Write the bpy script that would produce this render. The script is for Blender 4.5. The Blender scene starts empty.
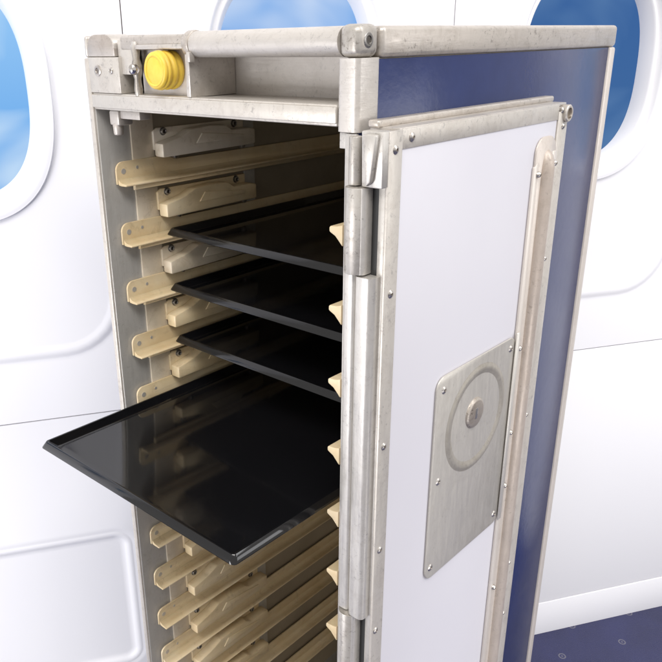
import bpy, bmesh, math, random
from mathutils import Vector, Matrix
random.seed(7)
S = bpy.context.scene
C = S.collection
R = math.radians

# ------------------------------------------------------------------ helpers
class MB:
    """collects shapes, then links them as ONE mesh object"""
    def __init__(s): s.bm = bmesh.new()
    def _merge(s, b):
        me = bpy.data.meshes.new('tmp'); b.to_mesh(me); b.free(); s.bm.from_mesh(me); bpy.data.meshes.remove(me)
    def box(s, x0, x1, y0, y1, z0, z1, bev=0.0, seg=2, edges=None):
        b = bmesh.new(); bmesh.ops.create_cube(b, size=1)
        for v in b.verts:
            v.co = Vector(((x0+x1)/2+v.co.x*(x1-x0), (y0+y1)/2+v.co.y*(y1-y0), (z0+z1)/2+v.co.z*(z1-z0)))
        if bev > 0:
            es = b.edges[:] if edges is None else [e for e in b.edges if edges(e)]
            bmesh.ops.bevel(b, geom=es, offset=bev, segments=seg, profile=.5, affect='EDGES', clamp_overlap=True)
        s._merge(b); return s
    def cyl(s, p0, p1, r0, r1=None, n=24, bev=0.0, seg=2):
        r1 = r0 if r1 is None else r1
        p0, p1 = Vector(p0), Vector(p1); d = p1-p0
        b = bmesh.new(); bmesh.ops.create_cone(b, segments=n, radius1=r0, radius2=r1, depth=d.length, cap_ends=True)
        if bev > 0:
            es = [e for e in b.edges if abs(abs(e.verts[0].co.z)-d.length/2) < 1e-7 and abs(e.verts[0].co.z-e.verts[1].co.z) < 1e-7]
            bmesh.ops.bevel(b, geom=es, offset=bev, segments=seg, profile=.5, affect='EDGES', clamp_overlap=True)
        q = d.to_track_quat('Z', 'Y').to_matrix().to_4x4()
        bmesh.ops.transform(b, matrix=Matrix.Translation((p0+p1)/2) @ q, verts=b.verts)
        s._merge(b); return s
    def prism(s, pts, axis, a0, a1, bev=0.0, seg=2):
        """polygon pts (2-D) in the plane normal to axis, extruded from a0 to a1"""
        b = bmesh.new()
        def P(u, v, a):
            return {'x': (a, u, v), 'y': (u, a, v), 'z': (u, v, a)}[axis]
        lo = [b.verts.new(P(u, v, a0)) for u, v in pts]; hi = [b.verts.new(P(u, v, a1)) for u, v in pts]
        n = len(pts)
        b.faces.new(lo); b.faces.new(hi)
        for i in range(n): b.faces.new((lo[i], lo[(i+1) % n], hi[(i+1) % n], hi[i]))
        bmesh.ops.recalc_face_normals(b, faces=b.faces)
        if bev > 0:
            bmesh.ops.bevel(b, geom=b.edges[:], offset=bev, segments=seg, profile=.5, affect='EDGES', clamp_overlap=True)
        s._merge(b); return s
    def lathe(s, prof, origin, axis, n=40):
        """prof = [(distance along axis, radius)]"""
        q = Vector(axis).to_track_quat('Z', 'Y').to_matrix().to_4x4()
        M = Matrix.Translation(Vector(origin)) @ q
        b = bmesh.new(); rings = []
        for h, r in prof:
            if r < 1e-6: rings.append([b.verts.new((0, 0, h))])
            else: rings.append([b.verts.new((r*math.cos(2*math.pi*i/n), r*math.sin(2*math.pi*i/n), h)) for i in range(n)])
        for a, c in zip(rings, rings[1:]):
            for i in range(n):
                j = (i+1) % n
                if len(a) == 1 and len(c) == 1: continue
                if len(a) == 1: b.faces.new((a[0], c[j], c[i]))
                elif len(c) == 1: b.faces.new((a[i], a[j], c[0]))
                else: b.faces.new((a[i], a[j], c[j], c[i]))
        bmesh.ops.recalc_face_normals(b, faces=b.faces)
        bmesh.ops.transform(b, matrix=M, verts=b.verts); s._merge(b); return s
    def loft(s, rings, close=True, cap0=False, cap1=False):
        b = bmesh.new(); V = [[b.verts.new(p) for p in r] for r in rings]; n = len(V[0])
        for a, c in zip(V, V[1:]):
            for i in range(n if close else n-1):
                j = (i+1) % n; b.faces.new((a[i], a[j], c[j], c[i]))
        if cap0: b.faces.new(V[0])
        if cap1: b.faces.new(V[-1])
        bmesh.ops.recalc_face_normals(b, faces=b.faces); s._merge(b); return s
    def build(s, name, mat, parent=None, smooth=35):
        me = bpy.data.meshes.new(name)
        for f in s.bm.faces: f.smooth = True
        for e in s.bm.edges:
            e.smooth = len(e.link_faces) == 2 and e.calc_face_angle(0) < R(smooth)
        s.bm.to_mesh(me); s.bm.free(); me.materials.append(mat)
        o = bpy.data.objects.new(name, me); C.objects.link(o)
        if parent: o.parent = parent
        return o

def empty(name, loc=(0, 0, 0), rz=0, parent=None):
    o = bpy.data.objects.new(name, None); C.objects.link(o); o.location = loc; o.rotation_euler = (0, 0, rz)
    o.empty_display_size = .05
    if parent: o.parent = parent
    return o
def tag(o, label=None, cat=None, group=None, kind=None):
    if label: o['label'] = label
    if cat: o['category'] = cat
    if group: o['group'] = group
    if kind: o['kind'] = kind
    return o
def copy_tree(o, parent=None):
    c = o.copy(); C.objects.link(c)
    if parent: c.parent = parent
    for ch in list(o.children): copy_tree(ch, c)
    return c

# ------------------------------------------------------------------ materials
class NT:
    def __init__(s, name):
        s.m = bpy.data.materials.new(name); s.m.use_nodes = True; s.t = s.m.node_tree
        s.p = s.t.nodes['Principled BSDF']
        s.tc = s.n('ShaderNodeTexCoord'); s.ov = None
    def n(s, t, **k):
        x = s.t.nodes.new(t)
        for a, b in k.items():
            if hasattr(x, a): setattr(x, a, b)
        return x
    def l(s, a, b): s.t.links.new(a, b)
    def vary(s):      # every copy gets its own patch of the texture
        oi = s.n('ShaderNodeObjectInfo'); mu = s.n('ShaderNodeMath'); mu.operation = 'MULTIPLY'; mu.inputs[1].default_value = 37.0
        s.l(oi.outputs['Random'], mu.inputs[0]); ad = s.n('ShaderNodeVectorMath'); ad.operation = 'ADD'
        s.l(s.tc.outputs['Object'], ad.inputs[0]); s.l(mu.outputs[0], ad.inputs[1]); s.ov = ad.outputs[0]; s.rnd = oi.outputs['Random']
    def noise(s, scale, detail=4, rough=.6, vec=None, stretch=None, dist=0):
        v = vec or s.ov or s.tc.outputs['Object']
        if stretch:
            m = s.n('ShaderNodeMapping'); m.inputs['Scale'].default_value = stretch; s.l(v, m.inputs['Vector']); v = m.outputs['Vector']
        x = s.n('ShaderNodeTexNoise'); x.inputs['Scale'].default_value = scale; x.inputs['Detail'].default_value = detail
        x.inputs['Roughness'].default_value = rough; x.inputs['Distortion'].default_value = dist
        s.l(v, x.inputs['Vector']); return x.outputs['Fac']
    def ramp(s, f, stops):
        x = s.n('ShaderNodeValToRGB'); s.l(f, x.inputs['Fac']); e = x.color_ramp.elements
        while len(e) < len(stops): e.new(.5)
        for i, (p, c) in enumerate(stops):
            e[i].position = p; e[i].color = (*c, 1) if hasattr(c, '__len__') else (c, c, c, 1)
        return x.outputs['Color']
    def mix(s, f, a, b, mode='MIX'):
        x = s.n('ShaderNodeMix', data_type='RGBA'); x.data_type = 'RGBA'; x.blend_type = mode
        for v, i in ((f, 0), (a, 6), (b, 7)):
            if isinstance(v, (int, float)): x.inputs[i].default_value = v
            elif isinstance(v, tuple): x.inputs[i].default_value = (*v, 1)
            else: s.l(v, x.inputs[i])
        return x.outputs[2]
    def bump(s, h, strength, dist=.001):
        x = s.n('ShaderNodeBump'); x.inputs['Strength'].default_value = strength; x.inputs['Distance'].default_value = dist
        s.l(h, x.inputs['Height']); s.l(x.outputs['Normal'], s.p.inputs['Normal'])
    def set(s, **k):
        for a, v in k.items():
            i = s.p.inputs[a.replace('_', ' ')]
            if hasattr(v, 'links') or hasattr(v, 'is_linked'): s.l(v, i)
            else: i.default_value = (*v, 1) if isinstance(v, tuple) and len(v) == 3 else v

def metal(name, c, rough=.38, metallic=.8, grime=.55, streak=(1, 1, .12), scr=.6):
    m = NT(name)
    big = m.noise(16, 6, .7, dist=.3)
    base = m.ramp(big, [(.28, tuple(x*.88 for x in c)), (.50, c), (.75, tuple(min(1, x*1.08) for x in c))])
    stn = m.ramp(m.noise(55, 7, .8, dist=.8), [(.48, 0.0), (.68, .62*grime)])            # brownish film
    base = m.mix(stn, base, (c[0]*.50, c[1]*.41, c[2]*.31))
    st = m.ramp(m.noise(420, 4, .7, stretch=streak), [(.36, .62), (.64, 1.0)])              # brushed grain
    base = m.mix(.22, base, st, 'MULTIPLY')
    spk = m.ramp(m.noise(260, 6, .8, dist=.5), [(.565, 0.0), (.61, 1.0)])                  # pitting
    patch = m.ramp(m.noise(42, 4, .6), [(.42, 0.0), (.56, 1.0)])
    g = m.n('ShaderNodeMath'); g.operation = 'MULTIPLY'; m.l(m.mix(1.0, spk, patch, 'MULTIPLY'), g.inputs[0]); g.inputs[1].default_value = grime
    base = m.mix(g.outputs[0], base, (c[0]*.25, c[1]*.20, c[2]*.15))
    sx = m.ramp(m.noise(110, 7, .8, stretch=(streak[0]*2.5, streak[1]*2.5, streak[2]*.8), dist=1.2), [(.655, 0.0), (.67, scr*.6), (.70, 0.0)])   # scuffs
    base = m.mix(sx, base, (c[0]*.38, c[1]*.33, c[2]*.28))
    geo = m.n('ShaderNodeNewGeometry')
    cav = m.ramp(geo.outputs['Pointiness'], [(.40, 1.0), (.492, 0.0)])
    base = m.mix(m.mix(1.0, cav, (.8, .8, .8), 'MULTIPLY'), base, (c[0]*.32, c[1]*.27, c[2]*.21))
    wear = m.ramp(geo.outputs['Pointiness'], [(.515, 0.0), (.58, .5)])
    base = m.mix(wear, base, (.78, .76, .73))
    r = m.ramp(m.noise(240, 5, .7, stretch=streak), [(.3, rough-.12), (.7, rough+.12)])
    m.set(Base_Color=base, Metallic=metallic, Roughness=r)
    h = m.mix(.5, m.noise(300, 5, .75), m.noise(500, 3, .6, stretch=streak))
    m.bump(h, .22, .0006)
    return m.m
M = {}
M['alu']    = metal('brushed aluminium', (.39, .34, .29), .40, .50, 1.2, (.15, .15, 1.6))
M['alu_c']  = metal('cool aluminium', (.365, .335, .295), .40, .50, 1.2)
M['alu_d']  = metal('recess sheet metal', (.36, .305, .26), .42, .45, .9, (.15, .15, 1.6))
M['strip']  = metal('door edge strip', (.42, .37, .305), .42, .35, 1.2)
M['rail']   = metal('painted latch rail', (.47, .395, .335), .42, .25, .4)
M['plate']  = metal('latch plate steel', (.43, .40, .35), .40, .38, .35)
M['jamb']   = metal('grey inner wall', (.215, .21, .195), .42, .4, .9)
M['screw']  = metal('screw steel', (.42, .38, .34), .3, .9, .3)
M['bolt']   = metal('dark bolt steel', (.11, .10, .09), .3, .8, .1)
M['chrome'] = metal('pin steel', (.62, .58, .56), .15, 1.0, .05)

m = NT('white door laminate')
m.set(Base_Color=m.ramp(m.noise(6, 3, .5), [(.3, (.60, .59, .64)), (.7, (.625, .615, .66))]), Roughness=.38)
m.bump(m.noise(500, 2, .5), .04, .0004)
sf = m.ramp(m.noise(30, 8, .8, stretch=(1, .3, 1.6), dist=1.0), [(.69, 0.0), (.70, .22), (.715, 0.0)])
fm = m.ramp(m.noise(260, 3, .7), [(.76, 0.0), (.80, .4)])
old = m.p.inputs['Base Color'].links[0].from_socket
m.set(Base_Color=m.mix(fm, m.mix(sf, old, (.40, .38, .40)), (.35, .32, .30))); M['white'] = m.m

m = NT('navy gloss panel')
c = m.ramp(m.noise(30, 5, .65), [(.3, (.008, .018, .086)), (.7, (.011, .023, .102))])
sc = m.ramp(m.noise(90, 6, .75, stretch=(1, .25, 1.0), dist=.6), [(.68, 0.0), (.76, .25)])
m.set(Base_Color=m.mix(sc, c, (.16, .18, .27)), Roughness=m.ramp(m.noise(45, 5, .7), [(.3, .18), (.7, .21)]), IOR=1.42)
m.bump(m.noise(120, 4, .6), .14, .0007); M['navy'] = m.m

def plastic(name, lo, mid, hi, dirt):
    m = NT(name); m.vary()
    c = m.ramp(m.noise(22, 5, .6), [(.3, lo), (.5, mid), (.7, hi)])
    tint = m.ramp(m.rnd, [(0, (.86, .83, .78)), (1, (1, 1, 1))]); c = m.mix(1.0, c, tint, 'MULTIPLY')
    d = m.ramp(m.noise(60, 7, .78, dist=.6), [(.55, 0.0), (.72, .55)])
    c = m.mix(d, c, dirt)
    rub = m.ramp(m.noise(120, 6, .8, stretch=(1, .12, 1.5), dist=.5), [(.62, 0.0), (.66, .22), (.70, 0.0)]); c = m.mix(rub, c, (dirt[0]*.5, dirt[1]*.5, dirt[2]*.5))
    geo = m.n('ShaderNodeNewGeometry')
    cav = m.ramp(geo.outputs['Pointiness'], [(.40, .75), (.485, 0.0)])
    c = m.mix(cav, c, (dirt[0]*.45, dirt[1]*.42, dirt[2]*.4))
    m.set(Base_Color=c, Roughness=m.ramp(m.noise(80, 5, .7), [(.3, .32), (.7, .5)]))
    m.set(Subsurface_Weight=.06, Subsurface_Scale=.003)
    m.bump(m.noise(180, 5, .7), .2, .0007); return m.m
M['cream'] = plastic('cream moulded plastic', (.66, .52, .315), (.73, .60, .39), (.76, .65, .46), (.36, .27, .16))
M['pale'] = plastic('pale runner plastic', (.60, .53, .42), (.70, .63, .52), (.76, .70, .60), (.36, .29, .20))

m = NT('cavity lining')
m.set(Base_Color=m.ramp(m.noise(14, 5, .6), [(.3, (.27, .23, .17)), (.7, (.35, .30, .225))]), Roughness=.5, Metallic=.3)
M['lining'] = m.m

m = NT('black gloss tray'); m.vary()
smear = m.ramp(m.noise(14, 6, .75, dist=.8), [(.35, .05), (.55, .09), (.75, .17)])
scrt = m.ramp(m.noise(160, 6, .8, stretch=(.15, 1.4, 1), dist=.8), [(.655, 0.0), (.67, .35), (.685, 0.0)])
m.set(Base_Color=m.mix(m.mix(1.0, scrt, (.12, .12, .12), 'MULTIPLY'), (.006, .006, .007), (.12, .12, .12)), Roughness=m.mix(scrt, smear, (.4, .4, .4)), IOR=1.5)
m.bump(m.noise(25, 2, .5), .05, .0012); M['tray'] = m.m

m = NT('yellow knob plastic')
c = m.ramp(m.noise(90, 5, .6), [(.3, (.76, .50, .05)), (.7, (.84, .60, .09))])
geo = m.n('ShaderNodeNewGeometry'); cav = m.ramp(geo.outputs['Pointiness'], [(.38, .8), (.485, 0.0)])
c = m.mix(cav, c, (.40, .22, .03))
c = m.mix(m.ramp(m.noise(160, 7, .8, dist=.7), [(.60, 0.0), (.72, .45)]), c, (.45, .28, .06))
m.set(Base_Color=c, Roughness=.42, Subsurface_Weight=.12, Subsurface_Scale=.004)
m.bump(m.noise(260, 4, .7), .3, .0006); M['yellow'] = m.m

m = NT('white cabin panel')
m.set(Base_Color=m.ramp(m.noise(2.2, 3, .5), [(.3, (.85, .85, .885)), (.7, (.875, .875, .905))]), Roughness=.42)
m.bump(m.noise(600, 2, .5), .05, .0003); M['cabin'] = m.m
m = NT('seam shadow gap')
m.set(Base_Color=(.32, .28, .26), Roughness=.8); M['seam'] = m.m
m = NT('hinge gap shade'); m.set(Base_Color=(.02, .02, .02), Roughness=.6); M['gap_dark'] = m.m  # near-black standing in for the shade inside the hinge gap
m = NT('caster wheel tyre'); m.set(Base_Color=(.06, .06, .065), Roughness=.55); M['wheel'] = m.m

def sky_picture(name, deep, pale, cloud, cover, strength):
    m = NT(name)
    m.t.nodes.remove(m.p)
    sep = m.n('ShaderNodeSeparateXYZ'); m.l(m.tc.outputs['Object'], sep.inputs[0])
    mp = m.n('ShaderNodeMapRange'); m.l(sep.outputs['Z'], mp.inputs['Value'])
    mp.inputs['From Min'].default_value = -.13; mp.inputs['From Max'].default_value = .13
    base = m.mix(mp.outputs['Result'], deep, pale)
    cl = m.ramp(m.noise(6, 2.5, .45, stretch=(1, 1, 1.6), dist=.5), [(cover, 0.0), (cover+.22, 1.0)])
    e = m.n('ShaderNodeEmission'); m.l(m.mix(cl, base, cloud), e.inputs['Color']); e.inputs['Strength'].default_value = strength
    m.l(e.outputs[0], m.t.nodes['Material Output'].inputs['Surface']); return m.m
M['skyL'] = sky_picture('bright sky scene', (.10, .36, .82), (.34, .62, .96), (.70, .86, 1.0), .44, .98)
M['skyM'] = sky_picture('mid sky scene', (.16, .38, .82), (.20, .43, .84), (.68, .79, .97), .42, .97)
M['skyR'] = sky_picture('deep sky scene', (.055, .150, .36), (.048, .135, .36), (.12, .24, .46), .46, .95)

# carpet: navy pile with woven double rings in staggered rows
WO = Vector((.1706, .7277, 0)); WA = R(58.5)
WD = Vector((math.cos(WA), math.sin(WA), 0)); WN = Vector((math.sin(WA), -math.cos(WA), 0))
m = NT('navy carpet')
def mth(op, a, b=None):
    x = m.n('ShaderNodeMath'); x.operation = op
    for i, v in ((0, a), (1, b)):
        if v is None: continue
        if isinstance(v, (int, float)): x.inputs[i].default_value = v
        else: m.l(v, x.inputs[i])
    return x.outputs[0]
sep = m.n('ShaderNodeSeparateXYZ'); m.l(m.tc.outputs['Object'], sep.inputs[0])
def lattice(s0, d0):
    ps, pd = .126, .123
    u = mth('MULTIPLY', mth('SUBTRACT', mth('FRACT', mth('ADD', mth('DIVIDE', mth('SUBTRACT', sep.outputs['X'], s0), ps), 100.5)), .5), ps)
    v = mth('MULTIPLY', mth('SUBTRACT', mth('FRACT', mth('ADD', mth('DIVIDE', mth('SUBTRACT', sep.outputs['Y'], d0), pd), 100.5)), .5), pd)
    return mth('SQRT', mth('ADD', mth('MULTIPLY', u, u), mth('MULTIPLY', v, v)))
dist = mth('MINIMUM', lattice(.0276, -.0615), lattice(.0906, 0.0))
fz = m.noise(900, 2, .6)
ring = m.ramp(mth('DIVIDE', mth('ADD', dist, mth('MULTIPLY', mth('SUBTRACT', fz, .5), .0016)), .01),
              [(0, 1.0), (.10, 1.0), (.20, 0.0), (.42, 0.0), (.50, 1.0), (.60, 1.0), (.70, 0.0)])
pile = m.noise(650, 4, .7)
patch = m.noise(9, 4, .6)
base = m.ramp(pile, [(.28, (.010, .012, .065)), (.5, (.022, .026, .105)), (.75, (.042, .048, .160))])
base = m.mix(.45, base, m.ramp(patch, [(.3, .55), (.7, 1.3)]), 'MULTIPLY')
m.set(Base_Color=m.mix(m.mix(1.0, ring, (.55, .55, .55), 'MULTIPLY'), base, (.30, .29, .31)), Roughness=.95)
m.set(Sheen_Weight=.15); m.bump(pile, .8, .003); M['carpet'] = m.m

# ------------------------------------------------------------------ THE SETTING
FZ = -.02
mb = MB(); bm = mb.bm
vs = [bm.verts.new(p) for p in ((-5, -7, 0), (6, -7, 0), (6, .30, 0), (-5, .30, 0))]; bm.faces.new(vs)
fl = mb.build('carpet_floor', M['carpet']); fl.location = (WO.x, WO.y, FZ); fl.rotation_euler = (0, 0, WA)
tag(fl, 'navy blue carpet with small pale woven rings', kind='structure')

# cabin wall, built in its own frame: x along the wall, -y towards the room, z up
wall = empty('cabin_wall', (WO.x, WO.y, FZ), WA)
tag(wall, 'white moulded cabin sidewall with oval windows behind the cart', 'cabin wall')
PITCH = .4215; WC = .975-FZ; N = 144
def sup(a, b, e, z0=WC):          # superellipse ring (x, z)
    out = []
    for i in range(N):
        t = 2*math.pi*i/N; c, s = math.cos(t), math.sin(t)
        out.append((a*math.copysign(abs(c)**(2/e), c), z0+b*math.copysign(abs(s)**(2/e), s)))
    return out
def rrect(x0, x1, z0, z1, r, n=N):   # rounded rectangle cast along the same polar rays
    out = []
    cx, cz = 0, WC
    for i in range(n):
        t = 2*math.pi*i/n; dx, dz = math.cos(t), math.sin(t)
        lo, hi = 0, 3
        for _ in range(40):
            k = (lo+hi)/2; px, pz = cx+dx*k, cz+dz*k
            ix = max(x0+r-px, 0, px-(x1-r)); iz = max(z0+r-pz, 0, pz-(z1-r))
            inside = x0 <= px <= x1 and z0 <= pz <= z1 and (ix*ix+iz*iz <= r*r or not (ix > 0 and iz > 0))
            if inside: lo = k
            else: hi = k
        out.append((cx+dx*lo, cz+dz*lo))
    return out
def r3(ring, y): return [(x, y, z) for x, z in ring]
ZS = .555-FZ                        # seam above the lower panel
HP = PITCH/2-.0007
def upper_panel():
    mb = MB()
    top = 1.75-FZ
    rr = lambda d, r: rrect(-.167-d, .167+d, .658-FZ-d, 1.36-FZ+d, max(.004, r+d))
    rings = [r3(sup(.121, .148, 2.7), -.0055), r3(sup(.1225, .1495, 2.7), -.004), r3(sup(.124, .151, 2.7), -.0005), r3(sup(.130, .157, 2.7), 0)]
    rings += [r3(rr(-.004, .065), -.0000), r3(rr(-.001, .065), -.0005), r3(rr(.003, .065), -.0016), r3(rr(.007, .065), -.0022),
              r3(rr(.011, .065), -.0014), r3(rr(.014, .065), -.0002), r3(rr(.017, .065), .0006), r3(rr(.0205, .065), .0)]
    edge = rrect(-HP, HP, ZS+.0008, top, .001)
    # push the polar samples nearest each corner onto it
    for cx_, cz_ in ((-HP, ZS+.0008), (HP, ZS+.0008), (-HP, top), (HP, top)):
        j = min(range(N), key=lambda i: (edge[i][0]-cx_)**2+(edge[i][1]-cz_)**2); edge[j] = (cx_, cz_)
    rings += [r3(edge, 0), r3(edge, .004)]
    mb.loft(rings)
    return mb.build('wall_panel', M['cabin'], smooth=50)
def window(sky):
    mb = MB()      # deep reveal with two soft lips, open in the middle
    prof = [(0.000, .030), (.001, .022), (.004, .012), (.007, .006), (.0085, .0035), (.0105, .0028), (.0125, .0040), (.0145, .0030),
            (.0170, -.0030), (.0195, -.0062), (.0225, -.0066), (.0255, -.0057), (.0275, -.0055)]
    mb.loft([r3(sup(.095+d, .122+d, 2.65), y) for d, y in prof])
    w = mb.build('window', M['cabin'], smooth=60)
    q = MB(); q.bm.faces.new([q.bm.verts.new((x, .026, z-WC)) for x, z in sup(.099, .126, 2.6)])
    p = q.build('window_pane', sky, w); p.location = (0, 0, WC)
    return w
def lower_panel(relief):
    mb = MB(); z0, z1 = .053-FZ+.0008, ZS-.0008
    if relief:
        def ring(d, r): 
            x0, x1, a, b = -.154-d, .154+d, .120-FZ-d, .353-FZ+d
            r = r+d; pts = []
            for (cx, cz, t0) in ((x1-r, b-r, 0), (x0+r, b-r, 90), (x0+r, a+r, 180), (x1-r, a+r, 270)):
                for k in range(13): t = R(t0+90*k/12); pts.append((cx+r*math.cos(t), cz+r*math.sin(t)))
            return pts
        E = []
        for (cx, cz) in ((HP, z1), (-HP, z1), (-HP, z0), (HP, z0)):
            E += [(cx, cz)]*13
        # outer rectangle: spread corner samples
        rings = [r3(ring(-.012, .02), .004), r3(ring(-.006, .02), .004), r3(ring(-.003, .02), .002), r3(ring(0, .02), .0004), r3(ring(.003, .02), -.0003),
                 r3(ring(.006, .02), .0), r3(ring(.008, .02), .0005), r3(ring(.011, .02), -.0008), r3(ring(.016, .02), .0), r3(E, 0), r3(E, .004)]
        mb.loft(rings, cap0=True)
        bmesh.ops.remove_doubles(mb.bm, verts=mb.bm.verts, dist=1e-6)
    else:
        mb.box(-HP, HP+PITCH*7, 0, .004, z0, z1, .0012)
    return mb.build('wall_panel', M['cabin'], smooth=50)
protoU = upper_panel(); protoLr = lower_panel(True); protoLp = lower_panel(False)
skies = {-1: M['skyL'], 0: M['skyM'], 1: M['skyR']}
first = {'U': True, 'Lr': True, 'Lp': True}
winproto = {}
for k in range(-4, 8):
    s = -.4465+PITCH*k
    sk = 'LMR'[(k+1) % 3]
    u = protoU if first['U'] else protoU.copy()
    if not first['U']: C.objects.link(u)
    first['U'] = False
    u.parent = wall; u.location = (s, 0, 0)
    key = 'Lr' if k < 0 else 'Lp'; src = protoLr if k < 0 else protoLp
    if k <= 0:
        l = src if first[key] else src.copy()
        if not first[key]: C.objects.link(l)
        first[key] = False
        l.parent = wall; l.location = (s, 0, 0)
    if sk not in winproto: winproto[sk] = w = window(M['sky'+sk])
    else: w = copy_tree(winproto[sk])
    w.parent = wall; w.location = (s, 0, 0)
x0, x1 = -.4465-PITCH*4.5, -.4465+PITCH*7.5
MB().box(x0, x1, -.0012, .010, 0, .0522-FZ, .0006).build('baseboard', M['cabin'], wall)
bk = MB(); bk.box(x0, x1, .0045, .0075, .0522-FZ, .8-FZ); bk.box(x0, x1, .0045, .0075, 1.20-FZ, 1.75-FZ)
for k in range(-5, 8): 
    s = -.4465+PITCH*(k+.5); bk.box(s-.02, s+.02, .0045, .0074, .8-FZ, 1.20-FZ)
bk.build('backing', M['seam'], wall)

# ------------------------------------------------------------------ THE CART
W, D, H = .301, .407, 1.03
cart = empty('meal_cart', (0, 0, FZ))
tag(cart, 'worn aluminium airline meal cart with navy sides and its door folded open', 'meal cart')
inner = empty('_t'); bpy.data.objects.remove(inner)
def part(mb, name, mat, parent=None, smooth=35):
    """coordinates are given with the floor of the measurements; shift so the cart's origin is its base"""
    bmesh.ops.translate(mb.bm, vec=(0, 0, -FZ), verts=mb.bm.verts)
    return mb.build(name, mat, parent or cart, smooth)
ZB = .075
# shell
lf = MB().box(.0, .0065, .0, D-.012, ZB, 1.012, .0012)
part(lf, 'side_wall', M['jamb'])
rw = MB().box(.2915, .2985, .001, D-.012, ZB, 1.012, .0008)
part(rw, 'side_wall', M['lining'])
part(MB().box(.2987, .3003, .0015, D-.0125, ZB, 1.0108, .0004), 'side_panel', M['navy'])
part(MB().box(-.0018, -.0003, .014, D-.0125, ZB, 1.0108, .0004), 'side_panel', M['navy'])
part(MB().box(.003, W-.003, D-.010, D-.002, ZB, 1.012, .001), 'back_panel', M['lining'])
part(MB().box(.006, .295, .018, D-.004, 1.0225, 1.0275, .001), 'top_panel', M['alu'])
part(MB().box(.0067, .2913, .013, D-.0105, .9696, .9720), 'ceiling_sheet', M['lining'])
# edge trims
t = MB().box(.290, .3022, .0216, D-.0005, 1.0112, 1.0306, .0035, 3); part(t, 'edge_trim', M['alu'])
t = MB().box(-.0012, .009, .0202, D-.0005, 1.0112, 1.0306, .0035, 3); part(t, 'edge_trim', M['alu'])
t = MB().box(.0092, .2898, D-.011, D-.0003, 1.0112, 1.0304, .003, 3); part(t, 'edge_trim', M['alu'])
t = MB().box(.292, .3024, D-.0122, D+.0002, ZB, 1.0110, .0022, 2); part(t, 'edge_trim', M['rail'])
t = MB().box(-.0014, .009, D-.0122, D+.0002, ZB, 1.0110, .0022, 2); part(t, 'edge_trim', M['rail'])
t = MB().box(-.0008, .0056, -.0022, .0135, ZB, 1.0120, .0012, 2); part(t, 'front_edge', M['strip'])
t = MB().box(.2912, .3010, -.0020, .0012, ZB, .9662, .0012, 2); part(t, 'front_edge', M['alu_c'])
# base and casters (below the frame of the photograph)
part(MB().box(.001, W-.001, .001, D-.001, .062, ZB+.001, .003), 'base', M['alu_c'])
for x in (.04, .261):
    for y in (.05, .35):
        cs = MB(); cs.box(x-.016, x+.016, y-.016, y+.016, .055, .062, .001); cs.box(x-.013, x-.010, y-.012, y+.012, .012, .055, .001); cs.box(x+.010, x+.013, y-.012, y+.012, .012, .055, .001)
        c_ = part(cs, 'caster', M['alu_c'])
        part(MB().cyl((x-.009, y, .013), (x+.009, y, .013), .033, n=32, bev=.004), 'wheel', M['wheel'], c_)

# top compartment
mb = MB(); mb.box(.0052, .2836, -.0008, .0125, .9694, .9836, .0014, 2); mb.box(.0052, .2836, -.0022, .0020, .9712, .9822, .0010, 2)
mb.box(.0052, .2836, .012, .0490, .9800, .9832, .0005)
part(mb, 'front_beam', M['strip'])
mb = MB(); mb.box(.0052, .2900, .0480, .0500, .9832, 1.0223); mb.box(.0070, .0090, .013, .0479, .9834, 1.0223); mb.box(.0662, .1336, .0100, .0112, .9838, 1.0183); mb.box(.0052, .2900, .0135, .0479, 1.0185, 1.0222)
part(mb, 'recess_lining', M['alu_d'])
mb = MB().cyl((.1402, .0065, 1.0216), (.2846, .0065, 1.0216), .0093, n=40)
part(mb, 'handle_bar', M['alu'])
mb = MB(); mb.box(.0500, .1335, .0005, .0125, 1.0180, 1.0292, .0022, 3); mb.box(.066, .1335, -.0012, .0005, 1.0186, 1.0222, .0006)
part(mb, 'top_rail', M['alu'])
mb = MB(); mb.box(.1338, .1386, -.0010, .0478, .9835, 1.0185, .0008)
mb.cyl((.1335, .0065, 1.0216), (.1405, .0065, 1.0216), .0102, n=40, bev=.0008)
mb.box(.1386, .1425, -.0035, .0020, 1.0090, 1.0165, .0008)
part(mb, 'divider', M['alu'])
# left corner: flat plate with two screws, domed cap above, stepped plate, rod and pin
def dome(x0, x1, z0, z1, y0, y1, r):
    pts = [(x0, z0), (x1, z0)]
    for k in range(9): t = R(90*k/8); pts.append((x1-r+r*math.cos(t), z1-r+r*math.sin(t)))
    for k in range(9): t = R(90+90*k/8); pts.append((x0+r+r*math.cos(t), z1-r+r*math.sin(t)))
    return MB().prism(pts, 'y', y0, y1, .0016, 2)
lc = MB().box(.0050, .0497, -.0020, .020, .9838, 1.0128, .0007)
lc = part(lc, 'corner_plate', M['strip'])
def screw(parent, p, ax, r=.0040, mat='screw', h=.0012):
    p = Vector(p); a = Vector(ax).normalized()
    mb = MB().lathe([(-.001, r), (h*.5, r), (h*.85, r*.86), (h, r*.6), (h*.9, r*.5), (h*.45, r*.42), (h*.45, 0)], p, a, 20)
    part(mb, 'screw', M[mat], parent)
screw(lc, (.0190, -.0020, 1.0020), (0, -1, 0), .0046); screw(lc, (.0385, -.0020, 1.0020), (0, -1, 0), .0026)
part(dome(.0048, .0437, 1.0132, 1.0308, -.0012, .0200, .0105), 'corner_cap', M['alu_d'])
part(MB().box(-.0004, .0046, -.0012, .0200, 1.0122, 1.0300, .0028, 3), 'corner_cap', M['alu'])
part(MB().box(.0455, .0660, .0014, .0080, .9990, 1.0262, .0008), 'step_plate', M['strip'])
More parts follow.
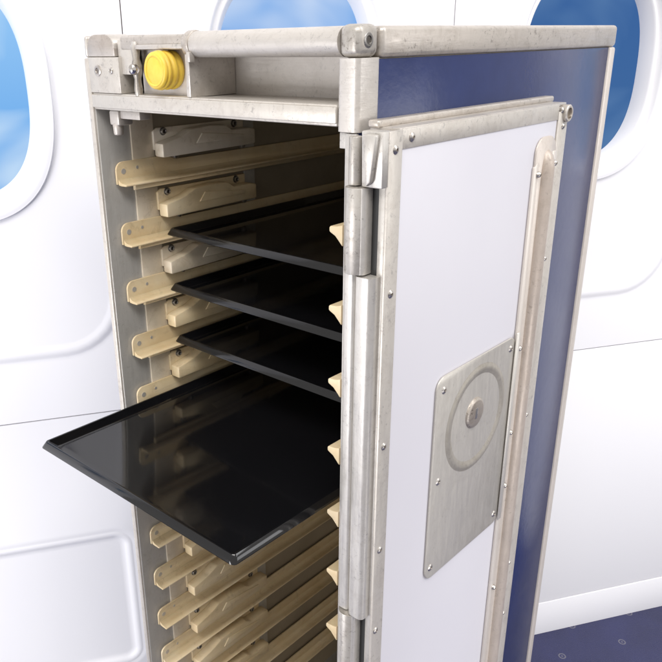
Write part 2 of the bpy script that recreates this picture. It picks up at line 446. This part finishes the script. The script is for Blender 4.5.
mb = MB().lathe([(-.001, .0030), (.004, .0036), (.012, .0028), (.017, .0040), (.023, .0044), (.028, .0030), (.036, .0040), (.041, .0026), (.042, 0)], (.0700, .0015, .9835), (0, 0, 1), 18)
rod = part(mb, 'latch_rod', M['alu_c'])
mb = MB().lathe([(0, .0022), (.006, .0022), (.0062, .0042), (.0085, .0044), (.0105, .0034), (.0115, .0012), (.0117, 0)], (.0715, .0010, 1.0035), (.55, -1, .0), 20)
part(mb, 'pin', M['chrome'], rod)
# right corner block
rb = MB(); rb.box(.2842, .3018, -.0025, .0216, .9668, 1.0118, .0040, 4, edges=lambda e: abs(e.verts[0].co.x-e.verts[1].co.x) < 1e-6 and abs(e.verts[0].co.y-e.verts[1].co.y) < 1e-6)
rb = part(rb, 'corner_block', M['alu'])
rc = part(MB().box(.2846, .3012, -.0018, .0200, 1.0120, 1.0318, .0050, 4), 'corner_cap', M['alu_c'])
screw(rc, (.3010, .0080, 1.0222), (1, 0, 0), .0048, 'bolt', .0008)
# yellow ribbed knob
KP = [(0, 0), (0, .0138), (.0010, .0150), (.0026, .0152), (.0030, .0147), (.0038, .0148), (.0046, .0158), (.0060, .0160), (.0074, .0154), (.0080, .0146), (.0092, .0146), (.0100, .0154), (.0118, .0160),
      (.0138, .0158), (.0146, .0148), (.0158, .0148), (.0168, .0156), (.0186, .0160), (.0206, .0156), (.0214, .0146), (.0228, .0146), (.0240, .0154), (.0300, .0150), (.0310, .0080), (.0420, .0080)]
KC = (.1056, -.0090, 1.0030)
K = MB().lathe([(h*.92, q*.93) for h, q in KP], KC, (0.02, 1, 0), 56)
K.lathe([(-.0001, .0122), (-.0006, .0117), (-.0006, .0108), (-.0001, .0102)], KC, (0.02, 1, 0), 56)
part(K, 'knob', M['yellow'], smooth=50)
# strike bracket under the beam, left; stop bracket right
mb = MB(); mb.box(.020, .034, .004, .020, .9560, .9690, .002, 2); mb.cyl((.027, .008, .9475), (.027, .008, .9580), .0042, .0048, 18, .0015); mb.box(.034, .062, .006, .018, .9620, .9690, .001)
part(mb, 'strike', M['alu_d'])
part(MB().box(.2862, .2945, -.0010, .0020, .9560, .9665, .0006), 'stop_plate', M['alu_c'])

# runners
PT = .0576; Z0 = .901
lift = -FZ
# liner strips on the left wall
for (a, b, mt) in ((.0345, .0610, 'pale'), (.1800, .1960, 'jamb')):
    mb = MB(); mb.box(.0066, .0088, a, b, .10, .9690, .0006); part(mb, 'liner_strip', M[mt])
mb = MB(); mb.box(.0066, .0072, .0612, .1798, .10, .9690); mb.box(.0066, .0072, .1962, D-.012, .10, .9690); part(mb, 'wall_lining', M['lining'])

def left_runner():
    # vertical flange with rounded front end, ledge at its foot
    y0, y1, h = .0125, D-.013, .0205
    r = .008
    pts = [(y0, .0), (y1, .0), (y1, .016), (.085, .016), (.070, h)]
    for k in range(7): t = R(90+90*k/6); pts.append((y0+r+r*math.cos(t), h-r+r*math.sin(t)))
    mb = MB(); mb.prism(pts, 'x', .0089, .0112, .0006, 2)
    # fillet + ledge
    led = [(.0110, -.0008), (.0110, .0050), (.0122, .0030), (.0150, .0016), (.0225, .0010), (.0232, .0), (.0225, -.0010), (.0150, -.0012)]
    mb.prism(led, 'y', y0+.0015, y1, .0003, 1)
    mb.prism([(.0110, -.0008), (.0150, -.0012), (.0150, -.0060), (.0128, -.0072), (.0110, -.0072)], 'y', .030, y1, .0004, 1)
    return mb
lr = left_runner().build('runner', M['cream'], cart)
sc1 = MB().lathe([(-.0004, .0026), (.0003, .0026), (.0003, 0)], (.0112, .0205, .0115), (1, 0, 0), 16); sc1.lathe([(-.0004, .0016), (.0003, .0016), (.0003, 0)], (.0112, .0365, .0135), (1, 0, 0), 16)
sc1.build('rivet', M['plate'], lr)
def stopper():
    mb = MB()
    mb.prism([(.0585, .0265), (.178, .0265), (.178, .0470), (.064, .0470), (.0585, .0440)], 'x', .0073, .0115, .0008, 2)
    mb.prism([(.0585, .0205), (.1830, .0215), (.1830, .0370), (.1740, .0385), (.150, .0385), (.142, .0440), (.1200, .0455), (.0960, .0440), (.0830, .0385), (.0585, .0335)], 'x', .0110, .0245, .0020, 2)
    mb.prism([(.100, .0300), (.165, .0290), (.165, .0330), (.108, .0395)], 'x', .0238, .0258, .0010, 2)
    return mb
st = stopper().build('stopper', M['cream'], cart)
greyish = st.data.copy(); greyish.materials.clear(); greyish.materials.append(M['pale'])
for (y, z, r, x) in ((.0700, .0435, .0033, .0112), (.1640, .0430, .0033, .0112)):
    MB().lathe([(-.001, r*1.25), (.0006, r*1.2), (.0008, r), (.0024, r*.9), (.0028, r*.6), (.0018, r*.4), (.0018, 0)], (x, y, z), (1, 0, 0), 18).build('bolt', M['bolt'], st)
for y in (.078, .170):
    MB().lathe([(0, .003), (.0035, .003), (.0042, .002), (.0042, 0)], (.0112, y+.004, .0195), (1, 0, 0), 14).build('bolt', M['bolt'], st)
def right_runner():
    y0, y1 = -.0030, D-.013
    mb = MB()
    mb.prism([(.2913, -.0105), (.2913, .0046), (.2890, .0038), (.2860, .0030), (.2808, .0027), (.2797, .0016), (.2797, -.0012), (.2808, -.0020), (.2850, -.0040), (.2890, -.0080)], 'y', y0, y1, .0006, 2)
    return mb
rr_ = right_runner().build('runner', M['cream'], cart)
for k in range(14):
    z = Z0-PT*k+lift
    if k == 0:
        lr.location.z = z; rr_.location.z = z; st.location.z = z
    else:
        a = copy_tree(lr, cart); a.location.z = z
        a = rr_.copy(); C.objects.link(a); a.location.z = z
        a = copy_tree(st, cart); a.location.z = z
        if k == 2: a.data = greyish
    if k == 0: st_first = st
st_first.data = greyish

# ------------------------------------------------------------------ hinge (front right corner)
hg = empty('hinge', parent=cart)
CY = -.0125
def vcyl(x, y, z0, z1, r, n=32, bev=.0006): return MB().cyl((x, y, z0), (x, y, z1), r, n=n, bev=bev)
part(vcyl(.3088, CY, .9362, .9664, .0044), 'pin_tube', M['alu_c'], hg)
def knuckle(z0, z1):
    mb = vcyl(.3118, CY, z0, z1, .0088); mb.box(.3118, .3206, CY-.0060, CY+.006, z0+.0002, z1-.0002, .0030, 3, edges=lambda e: abs(e.verts[0].co.z-e.verts[1].co.z) > 1e-4)
    return mb
part(knuckle(.8785, .9355), 'knuckle', M['alu_c'], hg)
part(knuckle(.30, .5975), 'knuckle', M['alu_c'], hg)
vert = lambda e: abs(e.verts[0].co.z-e.verts[1].co.z) > 1e-4
part(MB().box(.3028, .3128, -.0165, -.0075, .5985, .8775, .0032, 4, edges=vert), 'pin_tube', M['alu_c'], hg)

# ------------------------------------------------------------------ door folded back along the right side
door = empty('door', parent=cart); door['label'] = 'white cart door folded back against the navy side'
X0, X1, Y0, Y1, ZT = .3070, .3320, -.0112, .2450, .9703
part(MB().box(X0+.001, X1-.0015, Y0+.006, Y1-.002, ZB+.01, ZT-.002, .001), 'door_core', M['alu_d'], door)
part(MB().box(X1-.0015, X1-.0003, .003, .226, ZB+.022, .9590, .0003), 'door_panel', M['white'], door)
fr = MB()
fr.box(X1-.0016, X1+.0006, Y0+.0012, .0045, ZB+.01, ZT, .0006)           # left strip
fr.box(X1-.0016, X1+.0003, .0046, .2272, .9580, ZT+.0001, .0006)          # top strip
fr.box(X1-.0016, X1+.0006, .2273, Y1, ZB+.01, ZT-.006, .0008)            # right strip
fr.box(X1-.0016, X1+.0003, .0046, .2272, ZB+.01, ZB+.024, .0006)
fr = part(fr, 'door_frame', M['strip'], door)
mb = MB(); mb.box(X0, X1-.0017, .004, Y1-.001, ZT-.0018, ZT+.0006, .0006); mb.box(X0+.001, X0+.010, .000, .2490, ZT, ZT+.0050, .0016, 3)
part(mb, 'top_trim', M['alu'], door)
part(MB().box(X0+.001, X1-.002, Y1-.0018, Y1+.0004, ZB+.01, ZT-.006, .0006), 'edge_strip', M['strip'], door)
part(MB().box(.3255, .3305, Y0+.0016, Y0+.0062, ZB+.01, ZT-.001, .0005), 'edge_strip', M['alu_c'], door)
# door side hinge leaves
part(MB().box(.3137, .3286, -.0190, -.0055, .5985, .8775, .0045, 5, edges=vert), 'hinge_leaf', M['alu_c'], door)
mb = MB(); mb.prism([(.3155, .9705), (.3322, .9705), (.3322, .9360), (.3165, .9360)], 'y', -.0160, -.0050, .0010, 2)
mb.prism([(.3185, .9690), (.3300, .9690), (.3262, .9400), (.3225, .9368)], 'y', -.0205, -.0155, .0016, 2)
part(mb, 'hinge_bracket', M['alu_c'], door)
part(MB().box(.3205, .3253, -.0088, -.0052, .30, .9358), 'gap_shade', M['gap_dark'], door)  # dark strip painted as the shaded gap beside the knuckle
# rivets on the frame
def rivet(p, r=.0034, parent=fr, name='rivet', h=.0013):
    part(MB().lathe([(-.0006, r), (.0002, r), (h*.75, r*.72), (h, r*.35), (h*.55, r*.30), (h*.5, 0)], p, (1, 0, 0), 18), name, M['screw'], parent)
for y, z in ((-.0030, .9588), (-.0025, .8650), (-.0035, .750), (-.0035, .660), (-.0050, .5830), (-.004, .45), (.0145, .9648)):
    rivet((X1+.0006, y, z), .0030, door)
rivet((X1+.0006, .2325, .9655), .0026, door); rivet((X1+.0008, .2365, .9525), .0026, door)
# corner ferrule
mb = MB().lathe([(-.004, .0070), (.0028, .0070), (.0036, .0062), (.0036, .0046), (.0018, .0042), (.0012, 0)], (X1, .2405, .9625), (1, 0, 0), 28)
part(mb, 'ferrule', M['alu'], door)
# latch rail: flanged plate with a half-round channel
RY0, RY1, RZ1, RZ0 = .1905, .2262, .9470, .12
def rnd(y0, y1, z0, z1, r, n=8):
    pts = []
    for (cy, cz, t0) in ((y1-r, z1-r, 0), (y0+r, z1-r, 90), (y0+r, z0+r, 180), (y1-r, z0+r, 270)):
        for k in range(n+1): t = R(t0+90*k/n); pts.append((cy+r*math.cos(t), cz+r*math.sin(t)))
    return pts
lrail = MB(); lrail.prism(rnd(RY0, RY1, RZ0, RZ1, .013), 'x', X1-.0002, X1+.0016, .0005, 1)
lrail.prism([(RY0-.0012, .20), (RY0+.006, .20), (RY0+.006, .928), (RY0-.0012, .924)], 'x', X1-.0001, X1+.0021, .0004, 1)
lrail.prism([(RY1-.006, .20), (RY1+.0012, .20), (RY1+.0012, .934), (RY1-.006, .934)], 'x', X1+.0007, X1+.0021, .0004, 1)
yc, rad = .2115, .0078
rings = []
for z, k in ((.936, .02), (.9345, .35), (.932, .62), (.928, .84), (.922, .97), (.916, 1.0), (.14, 1.0), (.13, .05)):
    rings.append([(X1+.0012+rad*.92*k*math.sin(math.pi*i/16), yc-rad*(.25+.75*k)*math.cos(math.pi*i/16), z) for i in range(17)])
lrail.loft(rings, close=False)
lrail = part(lrail, 'latch_rail', M['rail'], door, smooth=50)
for y, z in ((.1958, .9180), (.2235, .9240), (.1958, .7660), (.2240, .8420), (.1958, .6820), (.2240, .6900), (.1958, .625), (.1958, .5050), (.2240, .5200), (.2240, .455), (.1958, .40)):
    rivet((X1+.0022, y, z), .0028, door, 'rivet', .0028)
# latch plate with a pressed dish and a keyed hub
lp = MB(); lp.prism(rnd(.0630, .1900, .5890, .7800, .0110), 'x', X1+.0001, X1+.0017, .0005, 1)
lp.prism([(.1870, .5900), (.1935, .5900), (.1935, .7830), (.1870, .7830)], 'x', X1+.0022, X1+.0040, .0008, 1)
yd, zd = .1290, .7230
lp.lathe([(0, .0490), (.0003, .0475), (.0011, .0458), (.0013, .0442), (.0011, .0424), (.0002, .0400), (-.0002, .0380)], (X1+.0016, yd, zd), (1, 0, 0), 72)
lp = part(lp, 'latch_plate', M['plate'], door, smooth=45)
hub = part(MB().lathe([(0, .0140), (.0008, .0136), (.0020, .0124), (.0024, .0110), (.0024, 0)], (X1+.0016, yd-.004, zd+.006), (1, 0, 0), 40), 'latch_hub', M['alu'], door)
part(MB().box(X1+.0038, X1+.0043, yd-.0058, yd-.0022, zd+.001, zd+.011, .0003), 'keyhole', M['bolt'], door)
for y, z in ((.0735, .7680), (.0710, .6010), (.181, .7700), (.181, .600), (.0740, .685)):
    rivet((X1+.0016, y, z), .0034, door)

# ------------------------------------------------------------------ TRAYS
def make_tray(name, length, w=.2630):
    """origin: left front rim corner, foot of the skirt"""
    cr = .0035
    def ring(ins, z, r):
        pts = []
        x0_, x1_, y0_, y1_ = ins, w-ins, ins, length-ins
        for (cx, cy, t0) in ((x1_-r, y1_-r, 0), (x0_+r, y1_-r, 90), (x0_+r, y0_+r, 180), (x1_-r, y0_+r, 270)):
            for k in range(7): t = R(t0+90*k/6); pts.append((cx+r*math.cos(t), cy+r*math.sin(t), z))
        return pts
    prof = [(.0022, .0002, .003), (.0004, .0002, .0042), (.0, .0007, .0045), (.0001, .0013, .0045), (.0030, .0062, .0038), (.0035, .0067, .0034), (.0042, .0068, .003), (.0050, .0066, .003),
            (.0056, .0060, .003), (.0092, .0008, .006), (.0102, .0001, .007), (.0115, -.0001, .008)]
    mb = MB(); mb.loft([ring(*p) for p in prof], cap1=True)
    mb.loft([ring(.0022, .0002, .003), ring(.0040, .0010, .003), ring(.0072, -.0016, .006), ring(.0095, -.0018, .007)], cap1=True)
    return mb.build(name, M['tray'], smooth=28)
tlen = .315
labels = ['black glossy tray stored highest in the cart, just below two empty runners',
          'black glossy tray stored second from the top, between two other stored trays',
          'black glossy tray stored directly above the pulled out one',
          'black glossy tray pulled far out of the cart towards the left']
ys = [.063, .062, .064, -.1035]
tr0 = make_tray('serving_tray', tlen)
for k in range(4):
    t = tr0 if k == 0 else tr0.copy()
    if k: C.objects.link(t)
    t.location = (.0133, ys[k], Z0-PT*(k+1)+.0012)
    tag(t, labels[k], 'tray', 'black trays in the cart')

# ------------------------------------------------------------------ LIGHT
w = bpy.data.worlds.new('World'); S.world = w; w.use_nodes = True
bg = w.node_tree.nodes['Background']; bg.inputs['Color'].default_value = (1.0, .97, .93, 1); bg.inputs['Strength'].default_value = .76
def area(name, loc, target, sx, sy, power, col):
    l = bpy.data.lights.new(name, 'AREA'); l.shape = 'RECTANGLE'; l.size = sx; l.size_y = sy; l.energy = power; l.color = col
    o = bpy.data.objects.new(name, l); C.objects.link(o); o.location = loc
    o.rotation_euler = (Vector(target)-Vector(loc)).to_track_quat('-Z', 'Y').to_euler(); return o
area('ceiling_lamp_front', (.9, -.9, 2.25), (.25, .1, .6), 1.6, .5, 28, (1.0, .97, .94))
area('ceiling_lamp_right', (1.6, .7, 2.2), (.35, .6, .6), .6, 1.6, 19, (.98, .98, 1.0))
area('aisle_lamp', (1.95, 1.05, 1.12), (.277, -.1, .675), 1.0, .40, 4.5, (.98, .98, 1.0))
area('low_fill_left', (-.15, -1.5, .45), (-.45, -.1, .30), .7, .7, 20, (.98, .98, 1.0))  # added fill that brightens the lower left wall, no real fixture

area('low_fill_right', (.95, .05, .40), (.50, 1.15, .0), .5, .4, 3.8, (1.0, .98, .96))  # added fill for the grey foot of the right wall, not a fixture
# ------------------------------------------------------------------ CAMERA
cam = bpy.data.cameras.new('camera'); co = bpy.data.objects.new('camera', cam); C.objects.link(co); S.camera = co
yaw, pit, rol = -.7679, -.3825, -.0209
fw = Vector((math.sin(yaw)*math.cos(pit), math.cos(yaw)*math.cos(pit), math.sin(pit)))
rt = Vector((math.cos(yaw), -math.sin(yaw), 0)); up = rt.cross(fw)
r2 = rt*math.cos(rol)+up*math.sin(rol); u2 = -rt*math.sin(rol)+up*math.cos(rol)
mat = Matrix((r2, u2, -fw)).transposed().to_4x4(); mat.translation = Vector((.6121, -.4058, 1.0227)); co.matrix_world = mat
cam.sensor_width = 36; cam.lens = 36*762.99/662; cam.shift_x = (331-272.93)/662; cam.shift_y = (348.16-331)/662
cam.clip_start = .01; cam.clip_end = 100
S.render.engine = 'CYCLES'
S.render.resolution_x = S.render.resolution_y = 1024
S.view_settings.view_transform = 'Standard'; S.view_settings.look = 'None'; S.view_settings.exposure = 0.0
